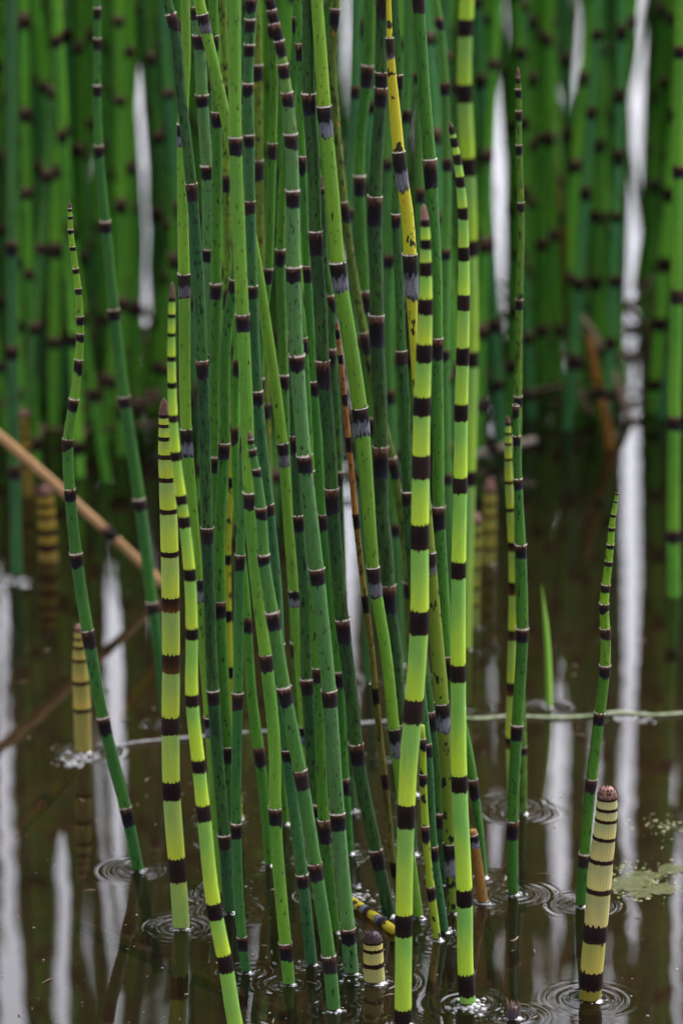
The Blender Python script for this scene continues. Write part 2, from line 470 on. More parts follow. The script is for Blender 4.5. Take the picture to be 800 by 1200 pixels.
def build_stem(name, path, nodes, style, sstyle, label, cat, group=None, N=14, fringe=True, young=False,
               tip=None, tint=(1, 1, 1), ragged=0.18, step=0.012, depth=0.07, nodestyles=None, bulge=0.0):
    """nodes: list of (arc position, band height)."""
    base = path.P[0].copy(); base[2] = 0.0
    root = empty(name, base.tolist())
    tag(root, label, cat, group)
    nodes = sorted(nodes)
    cuts = [-depth] + [q[0] for q in nodes] + [path.L]
    for i in range(len(cuts) - 1):
        a, b = cuts[i], cuts[i + 1]
        if b - a < 1e-4:
            continue
        last = i == len(cuts) - 2
        k = max(3, int((b - a) / step) + 1)
        ss = np.linspace(a, b, k)
        R = [path.rad(q) * (1 + 0.025 * math.exp(-min(q - a, b - q) / 0.004)) for q in ss]
        if bulge:
            R = [q * (1 + bulge * math.sin(math.pi * min(1, max(0, (u - a) / (b - a)))) ** 0.7 - bulge * 0.5) for q, u in zip(R, ss)]
        tj = random.uniform(0.93, 1.07)
        tt = tint
        if isinstance(tint, list):
            fm = (a + b) / 2 / path.L
            tt = [float(np.interp(fm, [q[0] for q in tint], [q[1][c] for q in tint])) for c in range(3)]
        colr = tuple(max(0, c * tj * random.uniform(0.97, 1.03)) for c in tt)
        if last and tip is not None:
            # pointed or domed tip
            sh = np.linspace(0, 1, 8)
            ss = a + (b - a) * sh
            r0 = path.rad(a)
            R = [r0 * (1.04 - 0.14 * q) * math.sqrt(max(0.0, 1 - q ** (3.2 if tip[1] == 'dome' else 1.7))) + 1e-5 for q in sh]
            v, f, uv = tube([path.at(q) for q in ss], R, N, cap_top=True)
            tp, torg = mesh_obj('tip', v, f, tip[0], root, uv=uv, parent_loc=base)
            if r0 > 0.0045:
                for lev in (0.12, 0.45, 0.72, 0.93):
                    rl = float(np.interp(lev, sh, R)) * 1.03
                    C = path.at(a + (b - a) * lev)
                    fv, ff = [], []
                    M = max(6, int(16 * rl / r0))
                    for j in range(M):
                        th = 2 * math.pi * (j + random.uniform(-0.2, 0.2)) / M
                        dth = 2 * math.pi / M * 0.46
                        q = len(fv)
                        up = r0 * random.uniform(0.25, 0.5)
                        for aa, rr_, z in ((th - dth, 1.0, -0.1 * r0), (th + dth, 1.0, -0.1 * r0), (th, 1.12 if lev < 0.9 else 0.6, up)):
                            fv.append(C + np.array([math.cos(aa) * rl * rr_, math.sin(aa) * rl * rr_, z]))
                        ff.append((q, q + 1, q + 2))
                    mesh_obj('frill', fv, ff, M_TIP, tp, parent_loc=torg, smooth=False)
        else:
            v, f, uv = tube([path.at(q) for q in ss], R, N, cap_top=last)
            mesh_obj('internode', v, f, MAT[style], root, uv=uv, color=colr, parent_loc=base)
    for q, (s, h) in enumerate(nodes):
        ns = sstyle if nodestyles is None else nodestyles(q, len(nodes))
        sheath(path, s, h, ns, root, base, N, ragged, fringe, young, fine=N > 12)
    return root

def hermite(ys, vs, q):
    """monotone-ish cubic through (ys, vs), ys ascending, linear beyond the ends"""
    ys = np.asarray(ys, float); vs = np.asarray(vs, float); q = np.asarray(q, float)
    d = np.diff(vs) / np.diff(ys)
    m = np.r_[d[0], (d[:-1] * np.diff(ys)[1:] + d[1:] * np.diff(ys)[:-1]) / (np.diff(ys)[1:] + np.diff(ys)[:-1]), d[-1]] if len(ys) > 2 else np.r_[d, d]
    i = np.clip(np.searchsorted(ys, q) - 1, 0, len(ys) - 2)
    h = ys[i + 1] - ys[i]
    t = (q - ys[i]) / h
    tc = np.clip(t, 0, 1)
    out = (1 + 2 * tc) * (1 - tc) ** 2 * vs[i] + tc * (1 - tc) ** 2 * h * m[i] + tc ** 2 * (3 - 2 * tc) * vs[i + 1] + tc ** 2 * (tc - 1) * h * m[i + 1]
    out = out + np.where(t < 0, (q - ys[0]) * m[0], 0) + np.where(t > 1, (q - ys[-1]) * m[-1], 0)
    return out

feet = []            # (x, y, radius) where a stem breaks the water
def traced(pts, widths, nodes, band, ext=None, Y=None):
    """pts top to foot in photo pixels; the stem stands in an upright plane through its foot. Returns path, nodes."""
    ys = [p[1] for p in pts]; xs = [p[0] for p in pts]
    fx, fy = pts[-1]
    foot = on_water(fx, fy)
    Y0 = foot[1]
    y_top = ys[0]
    nd = [(q, band) if not isinstance(q, tuple) else q for q in nodes]
    if ext:                                   # the stem goes on above the frame
        q = min([a for a, _ in nd] + [40])
        y_top = ys[0] - ext
        sp = random.uniform(120, 165)
        q -= sp
        while q > y_top + 40:
            nd.append((q, band)); q -= sp * random.uniform(0.85, 1.05)
    yy = np.arange(fy, y_top, -6.0); yy = np.r_[yy, y_top]
    xx = hermite(ys, xs, yy)
    if ext:
        t = np.clip(-yy, 0, None)
        sl = (hermite(ys, xs, np.array([ys[0] + 1.0]))[0] - hermite(ys, xs, np.array([ys[0]]))[0])
        xx = np.where(yy < ys[0], xs[0] - sl * 0.6 * (ys[0] - yy), xx)
    ww = np.interp(yy, [a for a, _ in widths], [b for _, b in widths])
    if ext:
        ww = np.where(yy < 0, ww * (1 - 0.35 * np.clip(-yy / (ext + 1), 0, 1)), ww)
    P = np.array([on_plane(a, b, Y0) for a, b in zip(xx, yy)])
    R = np.array([0.5 * w * px_size(p) for w, p in zip(ww, P)])
    path = Path(P, R)
    sy = yy[::-1]; ss = path.s[::-1]
    out = []
    for a, h in nd:
        s = float(np.interp(a, sy, ss))
        out.append((s, h * px_size(P[0]) / CP))
    feet.append((foot[0], foot[1], R[0]))
    return path, out

# ------------------------------------------------------------------ water and pond bed are laid after the feet are known; bed first
def sheet(name, x0, x1, y0, y1, z, mat, nx=2, ny=2, fn=None):
    xs = np.linspace(x0, x1, nx); ys = np.linspace(y0, y1, ny)
    X, Yg = np.meshgrid(xs, ys)
    Z = np.full_like(X, z) if fn is None else fn(X, Yg)
    v = np.stack([X.ravel(), Yg.ravel(), Z.ravel()], 1)
    idx = np.arange(nx * ny).reshape(ny, nx)
    f = np.stack([idx[:-1, :-1], idx[:-1, 1:], idx[1:, 1:], idx[1:, :-1]], -1).reshape(-1, 4)
    return v, f
v, f = sheet('pond_bed', -300, 300, -250, 600, -0.075, M_BED)
o, _ = mesh_obj('pond_bed', v, f.tolist(), M_BED, origin=np.zeros(3))
o['kind'] = 'structure'

# ------------------------------------------------------------------ the traced clump in front
GRP = None
TABLE = [
 # key, style, sheath, young, pts(top..foot), widths, nodes, band, ext, tip, label
 ('dark', 'mature', 0, [(195,0),(202.5,25),(211,100),(225,224),(237,431),(243,626),(250,816),(263,985),(269,1069)], [(0,12),(400,14),(1069,14)], [25,224,431,626,816,985], 16, 500, None,
  'dark blue-green horsetail stem with white-rimmed joints, bowing out beside the tall yellow-banded shoot', (1.0,1.15,1.3)),
 ('bright', 'silver', 0, [(217,0),(218,60),(214,150),(214,230),(216,333),(219,517),(225,590),(234,700),(246,850),(258,1047)], [(0,11),(330,14),(1047,12)], [157,(333,26),(517,26),690,850], 22, 420, None,
  'bright green stem with black and silver joints behind the dark bowing stem', (1,1,1)),
 ('young', 'young', 1, [(202,330),(201,420),(203,490),(206,534),(216,611),(222.6,673),(225,742),(225,820),(233,897),(238.6,952),(251.5,1067),(264,1128),(275,1197),(279,1215)],
  [(330,7),(451,10),(611,13),(820,15),(1067,17),(1215,18)], [(351,4),(370,4),(392,4),(420,5),(451,6),(490,7),(534,9),(585,9),(611,11),(673,12),(742,11),(820,12),(897,13),(952,17),(1067,18),(1128,19)], 10, None, 'brown',
  'slim yellow-green young stem with many narrow black joints, in front of the dark bowing stem', (1,1,0.9)),
 ('lime', 'ring', 1, [(192,466),(195,534),(197.5,598),(199,648),(200.6,776),(200,849),(201,925),(208,1018),(213,1087)],
  [(466,9),(487,13),(534,19),(648,21),(925,20.5),(1087,19.5)], [(487,5),(498,5),(513,6),(534,7),(561,7),(598,7),(648,8),(707,14),(776,19),(849,18),(925,19),(1018,26)], 8, None, 'brown',
  'thick yellow-green young shoot with closely spaced rusty ragged rings and a pointed tip', (1,1,1)),
 ('grey', 'mature', 0, [(229,0),(233.6,48),(237,117),(242.7,201),(244,298),(247,420),(250,600),(256,800),(263,960)], [(0,14),(200,14),(960,12)], [14,48,117,201,298,420,560,720], 13, 420, None,
  'grey-green stem with short gaps between joints, behind the top of the dark bowing stem', (1,1,1)),
 ('green', 'mature', 0, [(250,0),(251,70),(254,139),(254,230),(253,340),(251.5,440),(251,543),(252,650),(256,800),(265,985)], [(0,11),(340,13),(985,12)], [50,139,340,543,720,860], 16, 380, None,
  'clear green stem with a torn white joint, running upright behind the bright leaning stem', (1,1,1)),
 ('bright', 'silver', 0, [(233,0),(239,26),(254,91),(268,154),(283,225),(297,290),(310,369),(332,531),(339,627),(345,700),(356,840),(370,1010)], [(0,13),(300,13),(1010,12)], [26,262,(531,22),700,860], 17, 350, None,
  'bright green stem leaning far across, passing behind the blue-green many-jointed stem', (1.0,1,1)),
 ('green', 'mature', 0, [(297,0),(290,100),(283,220),(275,330),(268,369),(262.5,527),(258,616),(258,713),(262,800),(267.5,883),(271,970),(274,1040)], [(0,11),(370,13),(1040,13)], [110,(334,14),527,713,883], 18, 400, None,
  'clear green stem kinked below its mid joint, beside the thick bright upright', (0.9,0.95,1.1)),
 ('bright', 'mature', 0, [(275,0),(276,170),(280,275),(284.5,377),(288.6,465),(293,585),(298,655),(312,775),(321.6,875),(322.5,955),(335,1113),(338.7,1153)], [(0,15),(377,15.5),(1153,14.5)], [170,377,585,775,955,1113], 18, 600, None,
  'thick bright green upright stem with brown white-fringed joints', (0.82,0.93,1.05)),
 ('teal', 'mature', 0, [(294,0),(292,58),(290.6,104),(292,164),(293,242),(296,341),(302,465),(315,596),(324,690),(329,800),(337,884),(354.6,1031),(365,1130)], [(0,12),(465,12.5),(1130,14)], [5,29,58,104,164,242,341,465,596,760,884,1031], 13, 260, None,
  'blue-green stem with crowded joints near its top beside the thick bright upright', (1.15,1.1,1.1)),
 ('mid', 'mature', 0, [(292,505),(296,531),(300.5,554),(306,601),(309,655),(320,726),(334,814),(353,912),(370,1020),(386,1128),(391,1183)], [(505,6),(531,9),(601,13),(726,15.5),(1183,16)], [(518,8),(531,10),(554,11),(601,13),(655,13),(726,17),(814,19),(912,19),(1020,18),(1128,18)], 14, None, 'brown',
  'shorter mid-green stem with a brown pointed tip, slanting down to the water in front', (1,1,1)),
 ('grey', 'mature', 0, [(316,0),(320,20),(328.5,56),(332.6,84),(337,117),(341,165),(343,232),(344,320),(348,424),(357,542),(371.7,674),(386,817),(396,961),(408,1095),(412,1140)], [(0,11),(84,12),(165,15),(320,17),(1140,17)], [5,20,37,56,84,117,165,232,320,424,542,674,817,961,1095], 17, 160, None,
  'stout grey-green stem with orange-brown joints, bending over yellowish at its top', [(0,(1,1,1)),(0.76,(1,1,1)),(0.86,(1.7,1.35,0.6)),(1,(1.7,1.35,0.6))]),
 ('green', 'mature', 0, [(349,0),(346,60),(338,150),(331,230),(328.5,300),(330,369),(332.6,446),(336,560),(342,680),(352,850),(364,985)], [(0,11),(300,11.5),(985,11)], [27,300,446,600,760,900], 15, 320, None,
  'slim clear green stem curving behind the stout grey-green one', (1,1,1)),
 ('dark', 'mature', 0, [(342,215),(343,330),(344,440),(346,530),(350,612),(356,682),(360,803),(365,880),(370,960),(376,1050)], [(215,4),(260,8),(440,11),(612,12.5),(803,15),(1050,14)], [(232,8),300,400,520,612,803,950], 18, None, 'brown',
  'dark green stem close behind the slanting mid-green one, its top hidden behind the stout stem', (1.1,1.2,1.2)),
 ('dark', 'mature', 0, [(361,0),(362,120),(367,192),(370,283),(375,355),(378.6,437),(386,520),(389,585),(393,640),(402,737),(412,820),(418,882),(442,1005),(456,1072)], [(0,15),(437,16),(882,16),(1072,15)], [(120,20),(283,24),(437,26),(585,24),(737,25),(882,24),(1005,24)], 22, 420, None,
  'thick dark green stem speckled black, leaning toward the foremost banded stem', (1,1,1)),
 ('bright', 'silver', 0, [(371,0),(376,69),(381,140),(388.5,220),(397,322),(409,396),(423,492),(430,575),(438.5,680),(452,765),(463,868),(477,980),(490,1075)], [(0,14.5),(322,18),(492,18),(700,14),(1075,12)], [(140,29),(322,26),(492,31),(680,30),(868,30),(990,20)], 28, 460, None,
  'thick bright green stem with broad black and silver joints, leaning through the tallest stems', (1,0.98,0.9)),
 ('olive', 'mature', 0, [(393,0),(392,19),(388.5,69),(391,120),(398,192),(404,247),(413,316),(428,400),(442,470),(461,547),(470,600),(478,690),(482,800),(484,930)], [(0,12),(69,12),(247,9.5),(547,11),(930,11)], [19,(247,20),(400,22),(547,24),690,820], 16, 300, None,
  'narrow dark olive stem that snakes behind the leaning bright stem', (0.75,0.75,0.9)),
 ('dark', 'mature', 0, [(448,0),(447,60),(446,113),(441,192),(439,245),(441,327),(441,385),(445,465),(446,539),(447,602),(452,641),(455,699),(463,765),(468,834),(482,1000)], [(0,13),(245,16),(385,17),(699,17),(1000,15)], [4,(92,14),(113,20),(245,28),(385,34),(539,32),(699,30),860], 26, 350, None,
  'thick dull dark green stem with tall purplish-black joints beside the spotted yellow stem', (1.15,1.05,1.1)),
 ('green', 'mature', 0, [(433,0),(430,88),(421.5,165),(421,216),(423,275),(428,350),(434,450),(440,550),(447,650),(455,780),(462,890)], [(0,13.5),(300,13),(890,12)], [(88,20),(216,20),352,498,660], 20, 420, None,
  'green stem bowing between the thick leaning bright stem and the dull dark one', (0.75,0.85,0.9)),
 ('young', 'young', 1, [(496,239),(498,268),(498.5,315),(498.5,359),(496.6,413),(494,475),(493,546),(491.6,628),(491,728),(484,832),(478,902),(475.7,955),(473,1083),(472,1190),(472,1199)],
  [(239,7),(268,11),(315,14),(359,16),(413,18),(475,20),(546,20.5),(832,22.5),(955,20),(1199,20)], [(262,8),(286,10),(315,14),(359,16),(413,18),(475,19),(546,24),(628,26),(728,25),(832,25),(955,25),(1083,24),(1190,16)], 20, None, 'pink',
  'thick yellow-green young stem with bold black bands, standing foremost in the water', (1,1,1)),
 ('yellow', 'silver', 0, [(455,0),(457,60),(463,137),(469,198),(476.5,247),(481,320),(485,410),(493,520),(505,660),(509.5,724),(518,830),(523,897),(527,1005),(530,1069)], [(0,6),(48,7),(60,9),(137,14),(247,15),(320,16),(410,9),(440,10),(660,12),(792,17),(1069,13)], [(62,30),(198,36),(320,38),(500,24),(660,26),(838,28),(1005,32)], 26, 60, None,
  'bright yellow dying stem blotched with black spots', [(0,(0.26,0.45,0.9)),(0.5,(0.33,0.5,0.9)),(0.62,(0.85,0.95,1)),(1,(1,1,1))]),
 ('dark', 'mature', 0, [(462,0),(467,95),(465,180),(463.6,258),(468,341),(470.5,418),(474,465),(477,583),(482,660),(496,780),(505,843),(511,900),(516,980),(521,1035)], [(0,9),(258,10),(418,12),(843,13),(1035,11)], [(95,14),258,418,583,(843,20),960], 16, 320, None,
  'slim dark green stem just behind the spotted yellow one', (1.15,1.3,1.1)),
 ('green', 'mature', 0, [(490,0),(497,110),(504,201),(508,270),(511,327),(512,407),(513,500),(514,605),(520.5,710),(525,780),(536,830),(549,885),(555,925),(562,980),(566,1028)], [(0,14),(201,15.5),(407,13),(605,14.5),(925,11),(1028,10)], [2,(201,28),(407,24),(605,24),780,(923,19)], 22, 450, None,
  'clear green stem passing behind the slender black-banded young stem, with bark-like brown joints', (0.95,1,1.15)),
 ('young', 'young', 1, [(527,143),(531.5,165),(535.6,187),(539,213),(542,250),(543,297),(543,354),(541.7,417),(540,483),(539,568),(537,667),(536.5,788),(538,917),(544,1051.5),(546,1153),(548,1176)],
  [(143,5),(165,8),(213,10),(297,13),(417,15),(667,17),(917,18.5),(1176,19)], [(155,11),(167,10),(187,11),(213,11),(250,12),(297,14),(354,16),(417,18),(483,17),(568,16),(667,17),(788,18),(917,17),(1051,18),(1153,24)], 15, None, 'brown',
  'slender yellow-green young stem with black bands and a dark curved tip, foot in white foam', (0.95,1.03,1.1)),
 ('lime', 'young', 1, [(547,0),(545,32),(544,109),(548,195),(550,270),(552,400),(549,560),(545,760)], [(0,17),(270,17),(760,14)], [(32,17),(109,18),(195,18),(290,16),420,560], 16, 300, None,
  'soft-focus pale yellow-green stem rising behind the slender banded young stem', (0.75,0.95,0.8)),
 ('mid', 'mature', 0, [(510,0),(514.5,27),(520.5,103),(523,192),(522,297),(521,415),(524,560),(530,690),(537,830)], [(0,9),(103,11),(415,11),(830,10)], [27,103,192,297,415,560], 12, 250, None,
  'slim mid-green stem standing back between the bark-jointed green stem and the banded young one', (1.1,1.1,0.9)),
 ('mid', 'mature', 0, [(114,0),(114,51),(114,106),(116,177),(124,265),(134,368),(146,470),(164,590),(172,655),(179,711),(186,760),(196,850)], [(0,8),(106,9),(265,12),(470,14),(850,13)], [15,51,106,177,265,368,470,590,711], 13, 90, None,
  'green stem leaning out of the clump, away from the thick ringed shoot', (0.7,0.85,0.85)),
 ('mid', 'mature', 0, [(82,236),(82.5,255),(83,271),(86,295),(89,317),(92,341),(94,375),(94,400),(92,429),(86,474),(79.5,520),(82.5,579),(90,655),(104,747),(122.5,849),(149,955),(162,1020)],
  [(236,4),(271,6.5),(341,8),(429,10),(520,12.5),(655,14),(747,14.5),(1020,14)], [(246,4),(255,4),(271,5),(291,5),(317,6),(341,6),(375,9),(395,9),(429,15),(474,13),(520,13),(579,13),(655,15),(747,17),(849,17),(955,22)], 12, None, 'brown',
  'lone wavy green stem with a fine yellow tip, standing apart from the clump', [(0,(0.7,0.85,0.9)),(0.6,(0.9,1,0.9)),(0.8,(2.6,1.9,0.8)),(1,(3.5,2.2,0.8))]),
 ('olive', 'mature', 0, [(606,78),(607,109),(607.6,175),(610,242),(608,356),(606.6,469),(606,600),(610,800),(612,879),(612,953)], [(78,4),(109,7),(242,8),(469,9),(800,9),(953,10)], [(95,10),109,135,175,242,356,469,640,780,879], 10, None, 'brown',
  'tall thin green stem with dark pointed tip, rising above two shorter stems beside it', (0.8,1.1,1)),
 ('green', 'mature', 0, [(604,472),(604,487),(605,516.5),(606.6,567),(610,645),(611.5,743),(605,857.6),(600,971),(601,1048)], [(472,5),(487,8),(567,10),(645,12.5),(743,14),(1048,13)], [(484,16),(516,11),(567,13),(645,14),(743,16),(857,18),(971,19)], 14, None, 'brown',
  'dark-tipped green stem with plain black joints, the front one of three standing together', (0.8,0.85,1)),
 ('lime', 'rust', 1, [(594.6,487),(595,510),(596,565),(598,600),(600,640),(601,689),(600,744),(598.5,807),(597,862),(600,945)], [(487,5),(510,8),(565,9.5),(640,10),(945,10)], [(497,5),(508,4),(520,4),(538,4),(565,5),(597,6),(640,10),(689,14),(744,11),(807,14),(870,12)], 6, None, 'brown',
  'thin yellow-green shoot with rusty rings tucked behind the dark-tipped stem', (1,1,0.8)),
 ('green', 'mature', 0, [(723.6,572),(721,588),(718,604),(714.5,640),(709,689),(707,712),(709,742),(708,786),(701.5,841),(692,919),(684,1007),(680,1061)], [(572,3),(604,6.5),(640,8.5),(712,11),(786,12.5),(1061,13)], [(579,3),(588,3),(604,4),(620,5),(640,5),(660,6),(689,9),(712,11),(742,12),(786,13),(841,14),(919,15),(1007,15)], 10, None, 'brown',
  'slender wavy green stem with a fine pointed tip behind the fat cream shoot', [(0,(0.8,0.85,0.9)),(0.5,(1.1,1.0,0.9)),(0.75,(2.8,1.9,0.8)),(1,(3,2,0.8))]),
 ('shoot', 'ring', 1, [(711,921),(710.6,947),(708,975),(704,1007),(701,1042),(697,1092),(692,1147),(691,1171)], [(921,19),(935,23),(960,25),(1007,28),(1042,28.5),(1092,27),(1171,25.5)], [(935,4),(947,5),(960,5),(981,5.5),(1007,6.5),(1042,8),(1092,18),(1147,19)], 6, None, 'pinkdome',
  'fat cream-coloured shoot ringed with thin dark bands, rosy blunt tip', [(0,(0.62,0.5,0.15)),(0.04,(0.7,0.6,0.2)),(0.2,(0.85,0.85,0.4)),(0.4,(0.95,0.92,0.8)),(1,(0.95,0.95,0.9))]),
 ('shoot', 'ring', 1, [(436.5,1091),(437,1112),(437.5,1128),(438.5,1150)], [(1091,19),(1105,22),(1150,26)], [(1103,4),(1112,5),(1129,7)], 5, None, 'blackdome',
  'short stubby cream shoot with a black domed cap just breaking the water', (1,0.92,0.7)),
 ('orange', 'silver', 0, [(552.5,973),(555,985),(560,1020),(566,1057)], [(973,11),(1057,13)], [(985,17)], 16, None, None,
  'broken orange-brown dead stem stub with a black and grey joint', (1,1,1)),
 ('yellow', 'mature', 0, [(493.5,850),(495,872),(495.5,913),(498.5,976),(505,1046),(512,1101)], [(850,7.5),(913,8.5),(1101,10)], [(872,13),(913,13),(976,16),(1046,15)], 14, None, None,
  'thin broken-topped yellow-green stem with black specks next to the foremost thick stem', (0.5,0.78,1)),
 ('teal', 'mature', 0, [(489,600),(490,728),(495,820),(501,878),(508,999),(520.5,1092)], [(600,4),(640,8),(878,10),(1092,11)], [(615,8),740,878,999], 15, None, 'brown',
  'thin blue-green stem splaying from behind the foremost thick stem', (1.1,1.05,1.1)),
 ('green', 'mature', 0, [(350,0),(352,100),(354,192),(360,320),(368,454),(373,530),(378,611),(386,680),(397,795),(403,900),(409,1000)], [(0,9),(320,10),(611,11),(1000,11)], [60,192,320,454,611,795,920], 16, 300, None,
  'slim green stem showing between the stout grey-green stem and the thick speckled one', (0.8,1,1.1)),
 ('green', 'mature', 0, [(344,240),(349,330),(356,404),(362,520),(366,620),(369,730),(373,800),(380,972),(388,1050),(392,1092)], [(240,4),(290,8),(620,11),(972,14),(1092,13)], [(258,8),330,404,560,(790,18),(972,24)], 18, None, 'brown',
  'clear green stem between the slanting mid-green stem and the stout grey-green one', (0.9,0.95,0.95)),
 ('bright', 'mature', 0, [(281,340),(277,430),(275,509),(279,610),(288,700),(290,732),(295.5,820),(304,885),(311,952),(315,1014)], [(340,4),(400,8),(732,10),(885,13),(1014,9)], [(360,8),430,509,620,(732,19),(885,20)], 18, None, 'brown',
  'short green stem standing a little behind the thick bright upright, foot ringed by ripples', (0.5,0.75,0.8)),
 ('mid', 'mature', 0, [(281,280),(284,370),(287,480),(284,590),(281,658),(279.6,737),(278.5,820),(277,972),(284,1104),(288.6,1139)], [(280,5),(340,9),(820,12.5),(1139,11.5)], [(300,8),380,520,(658,18),(820,18),(972,17),(1104,16)], 17, None, 'brown',
  'straight mid-green stem with small brown joints at the near edge of the clump', (0.75,0.92,1.0)),
 ('yellow', 'young', 0, [(274,440),(271,565),(267,655),(268,721),(271,787),(275,860),(281,960)], [(440,3),(500,6),(655,7),(960,7)], [(452,5),500,565,655,721,787,860], 11, None, 'brown',
  'very thin yellow stem half hidden among the green stems', (0.75,0.95,1)),
 ('olive', 'mature', 0, [(261,0),(264,80),(265,214),(267,300),(264,400),(262,500),(263,650),(266,800),(272,935)], [(0,9),(935,9)], [110,214,350,480,620,760], 18, 300, None,
  'thin lime-olive speckled stem behind the leaning bright stem', (1.1,1.25,1)),
 ('dark', 'mature', 0, [(243,0),(246,99),(248,200),(249,300),(248,420),(247,600),(252,780),(258,915)], [(0,8),(915,8)], [99,240,380,540,700], 15, 280, None,
  'thin dark stem almost hidden behind the grey-green many-jointed one', (1.2,1.3,1.1)),
 ('olive', 'mature', 0, [(299,0),(302,84),(303,198),(305,280),(308,370),(312,500),(318,700),(326,900)], [(0,12),(280,11),(900,10)], [(84,16),(198,20),330,480,640,780], 17, 300, None,
  'soft olive-green stem standing back behind the crowded-jointed blue-green stem', (1.05,1,1)),
 ('green', 'mature', 0, [(316,0),(320,55),(319,176),(317,247),(314,322),(308,375),(304,440),(306,560),(314,700),(326,860),(334,965)], [(0,10),(322,11),(965,11)], [36,(176,16),(322,17),450,600,760], 15, 330, None,
  'speckled green stem bending behind the crowded-jointed blue-green stem', (1.1,1.05,0.9)),
 ('dark', 'mature', 0, [(376,205),(379,247),(382,316),(389,360),(389,418),(394,470),(397,550),(400,640),(405,800),(413,950)], [(205,4),(247,7),(418,9),(950,10)], [(225,10),355,418,560,700,830], 17, None, 'brown',
  'thin dark pointed stem squeezed between the thick speckled stem and the leaning bright one', (1.1,1.25,1.0)),
 ('teal', 'mature', 0, [(417,0),(415,107),(412,165),(408,220),(410,300),(416,420),(424,600),(432,800)], [(0,10),(107,11),(800,10)], [107,250,400,560], 13, 350, None,
  'soft blue-green stem set back, seen through the gap beside the leaning bright stem', (1.1,1.1,1.1)),
 ('mid', 'mature', 0, [(478,0),(475,135),(463,240),(456,305),(457,464),(463,620),(470,780)], [(0,11),(305,11),(780,10)], [(135,14),(305,15),(464,15),620], 14, 300, None,
  'soft mid-green stem set back behind the spotted yellow stem', (0.9,1,1.05)),
 ('mid', 'mature', 0, [(484,0),(489,100),(492,228),(491,350),(489,500),(487,640),(486,795)], [(0,10),(795,10)], [(90,12),(228,14),360,500,640], 13, 300, None,
  'soft mid-green stem set back behind the bark-jointed green stem', (1,1,0.9)),
 ('brown', 'young', 0, [(394,377),(395.5,392),(399,421),(401,440),(406,492),(408.5,520),(417,610),(428,707),(433,745),(440,814),(446,875),(451,917),(457,980),(461,1018),(468,1058)], [(377,4),(392,5),(440,6),(610,7.5),(814,8),(1058,8)], [(380,7),(392,9),(421,11),(468,12),(520,14),(610,15),(707,17),(814,18),(915,17),(1018,15)], 12, None, 'brown',
  'thin crooked dying stem, brown at the top and blotched olive below', [(0,(0.42,0.75,0.6)),(0.55,(0.6,1.0,0.6)),(0.75,(1.2,0.9,0.8)),(1,(1.3,1,0.9))]),
]
TIPS = {'brown': (M_TIP, 'point'), 'pink': (M_TIPPINK, 'point'), 'pinkdome': (M_TIPPINK, 'dome'), 'blackdome': (M_TIPBLK, 'dome')}
for (style, ss, yg, pts, wid, nodes, band, ext, tip, label, tint) in TABLE:
    path, nd = traced(pts, wid, nodes, band, ext)
    shoot = style in ('shoot', 'lime') and tip is not None
    if shoot and ss == 'ring':
        nsty = (lambda q, n: 'rust' if n - 1 - q >= 7 and n - 1 - q <= 8 else ('young' if n - 1 - q > 8 else 'ring'))
        if style == 'shoot':
            nsty = (lambda q, n: 'young' if q <= 1 and n > 5 else 'ring')
    else:
        nsty = None
    nm = 'horsetail_shoot' if shoot else 'horsetail'
    build_stem(nm, path, nd, style, ss, label, 'shoot' if shoot else 'horsetail', N=18 if wid[-1][1] > 15 else 14,
               fringe=(not yg) and wid[-1][1] > 9.5 and pts[-1][1] > 840, young=bool(yg), tip=TIPS.get(tip), tint=tint, ragged=0.24 if yg else 0.16, nodestyles=nsty, bulge=0.06 if shoot else 0.0)

# ------------------------------------------------------------------ shoots and stems standing in open water further back
BACK = [
 ('lime', 'rust', [(558,600),(557,620),(555,660),(553,735)], [(600,10),(625,15),(735,16)], [(612,5),(625,5),(642,5),(665,5),(688,6),(708,5)], 'pink', 'out-of-focus yellow-olive ringed shoot, the nearer of a pair', 'horsetail_shoot', 'shoot', (0.5,0.42,0.4), None),
 ('amber', 'rust', [(573.5,560),(573.5,580),(573,620),(572,662)], [(560,10),(580,15),(662,16)], [(575,5),(590,5),(604,5),(622,5),(642,6)], 'pink', 'out-of-focus olive ringed shoot with a rosy tip, the farther of a pair', 'horsetail_shoot', 'shoot', (0.6,0.65,0.7), None),
 ('shoot', 'ring', [(92,731),(93,745),(94,775),(96,820),(98,881)], [(731,9),(745,12),(775,18),(820,20),(881,20)], [(738,4),(748,4),(758,5),(773,5),(799,6),(831,6)], 'pink', 'yellow ringed shoot with a rosy tip standing beside the lone wavy stem', 'horsetail_shoot', 'shoot', (0.8,0.68,0.38), None),
 ('amber', 'ring', [(52,568),(53,580),(55,610),(57,658)], [(568,15),(580,20),(658,23)], [(578,5),(591,6),(604,6),(622,7),(640,8)], 'pink', 'blurred amber ringed shoot standing near the leaning dry straw', 'horsetail_shoot', 'shoot', (0.8,0.68,0.6), None),
 ('amber', 'ring', [(27,478),(28,495),(31,530),(34,580)], [(478,9),(495,13),(580,14)], [(488,5),(499,5),(511,5),(526,6),(545,6)], 'pink', 'small blurred amber shoot at the edge of the far stand of stems', 'horsetail_shoot', 'shoot', (0.6,0.52,0.5), None),
 ('teal', 'mature', [(14,200),(15,412),(17.5,552),(20,672)], [(200,13),(672,14)], [290,412,552], None, 'blue-green stem in open water ahead of the far stand, pale scum at its foot', 'horsetail', 'horsetail', (1.2,1.1,1.1), 420),
 ('bright', 'mature', [(797,0),(795,150),(792,346),(789,494),(788,627),(788.6,698)], [(0,14),(698,15)], [60,200,346,494,627], None, 'bright green stem standing alone in open water ahead of the far stand', 'horsetail', 'horsetail', (0.75,0.95,0.9), 420),
]
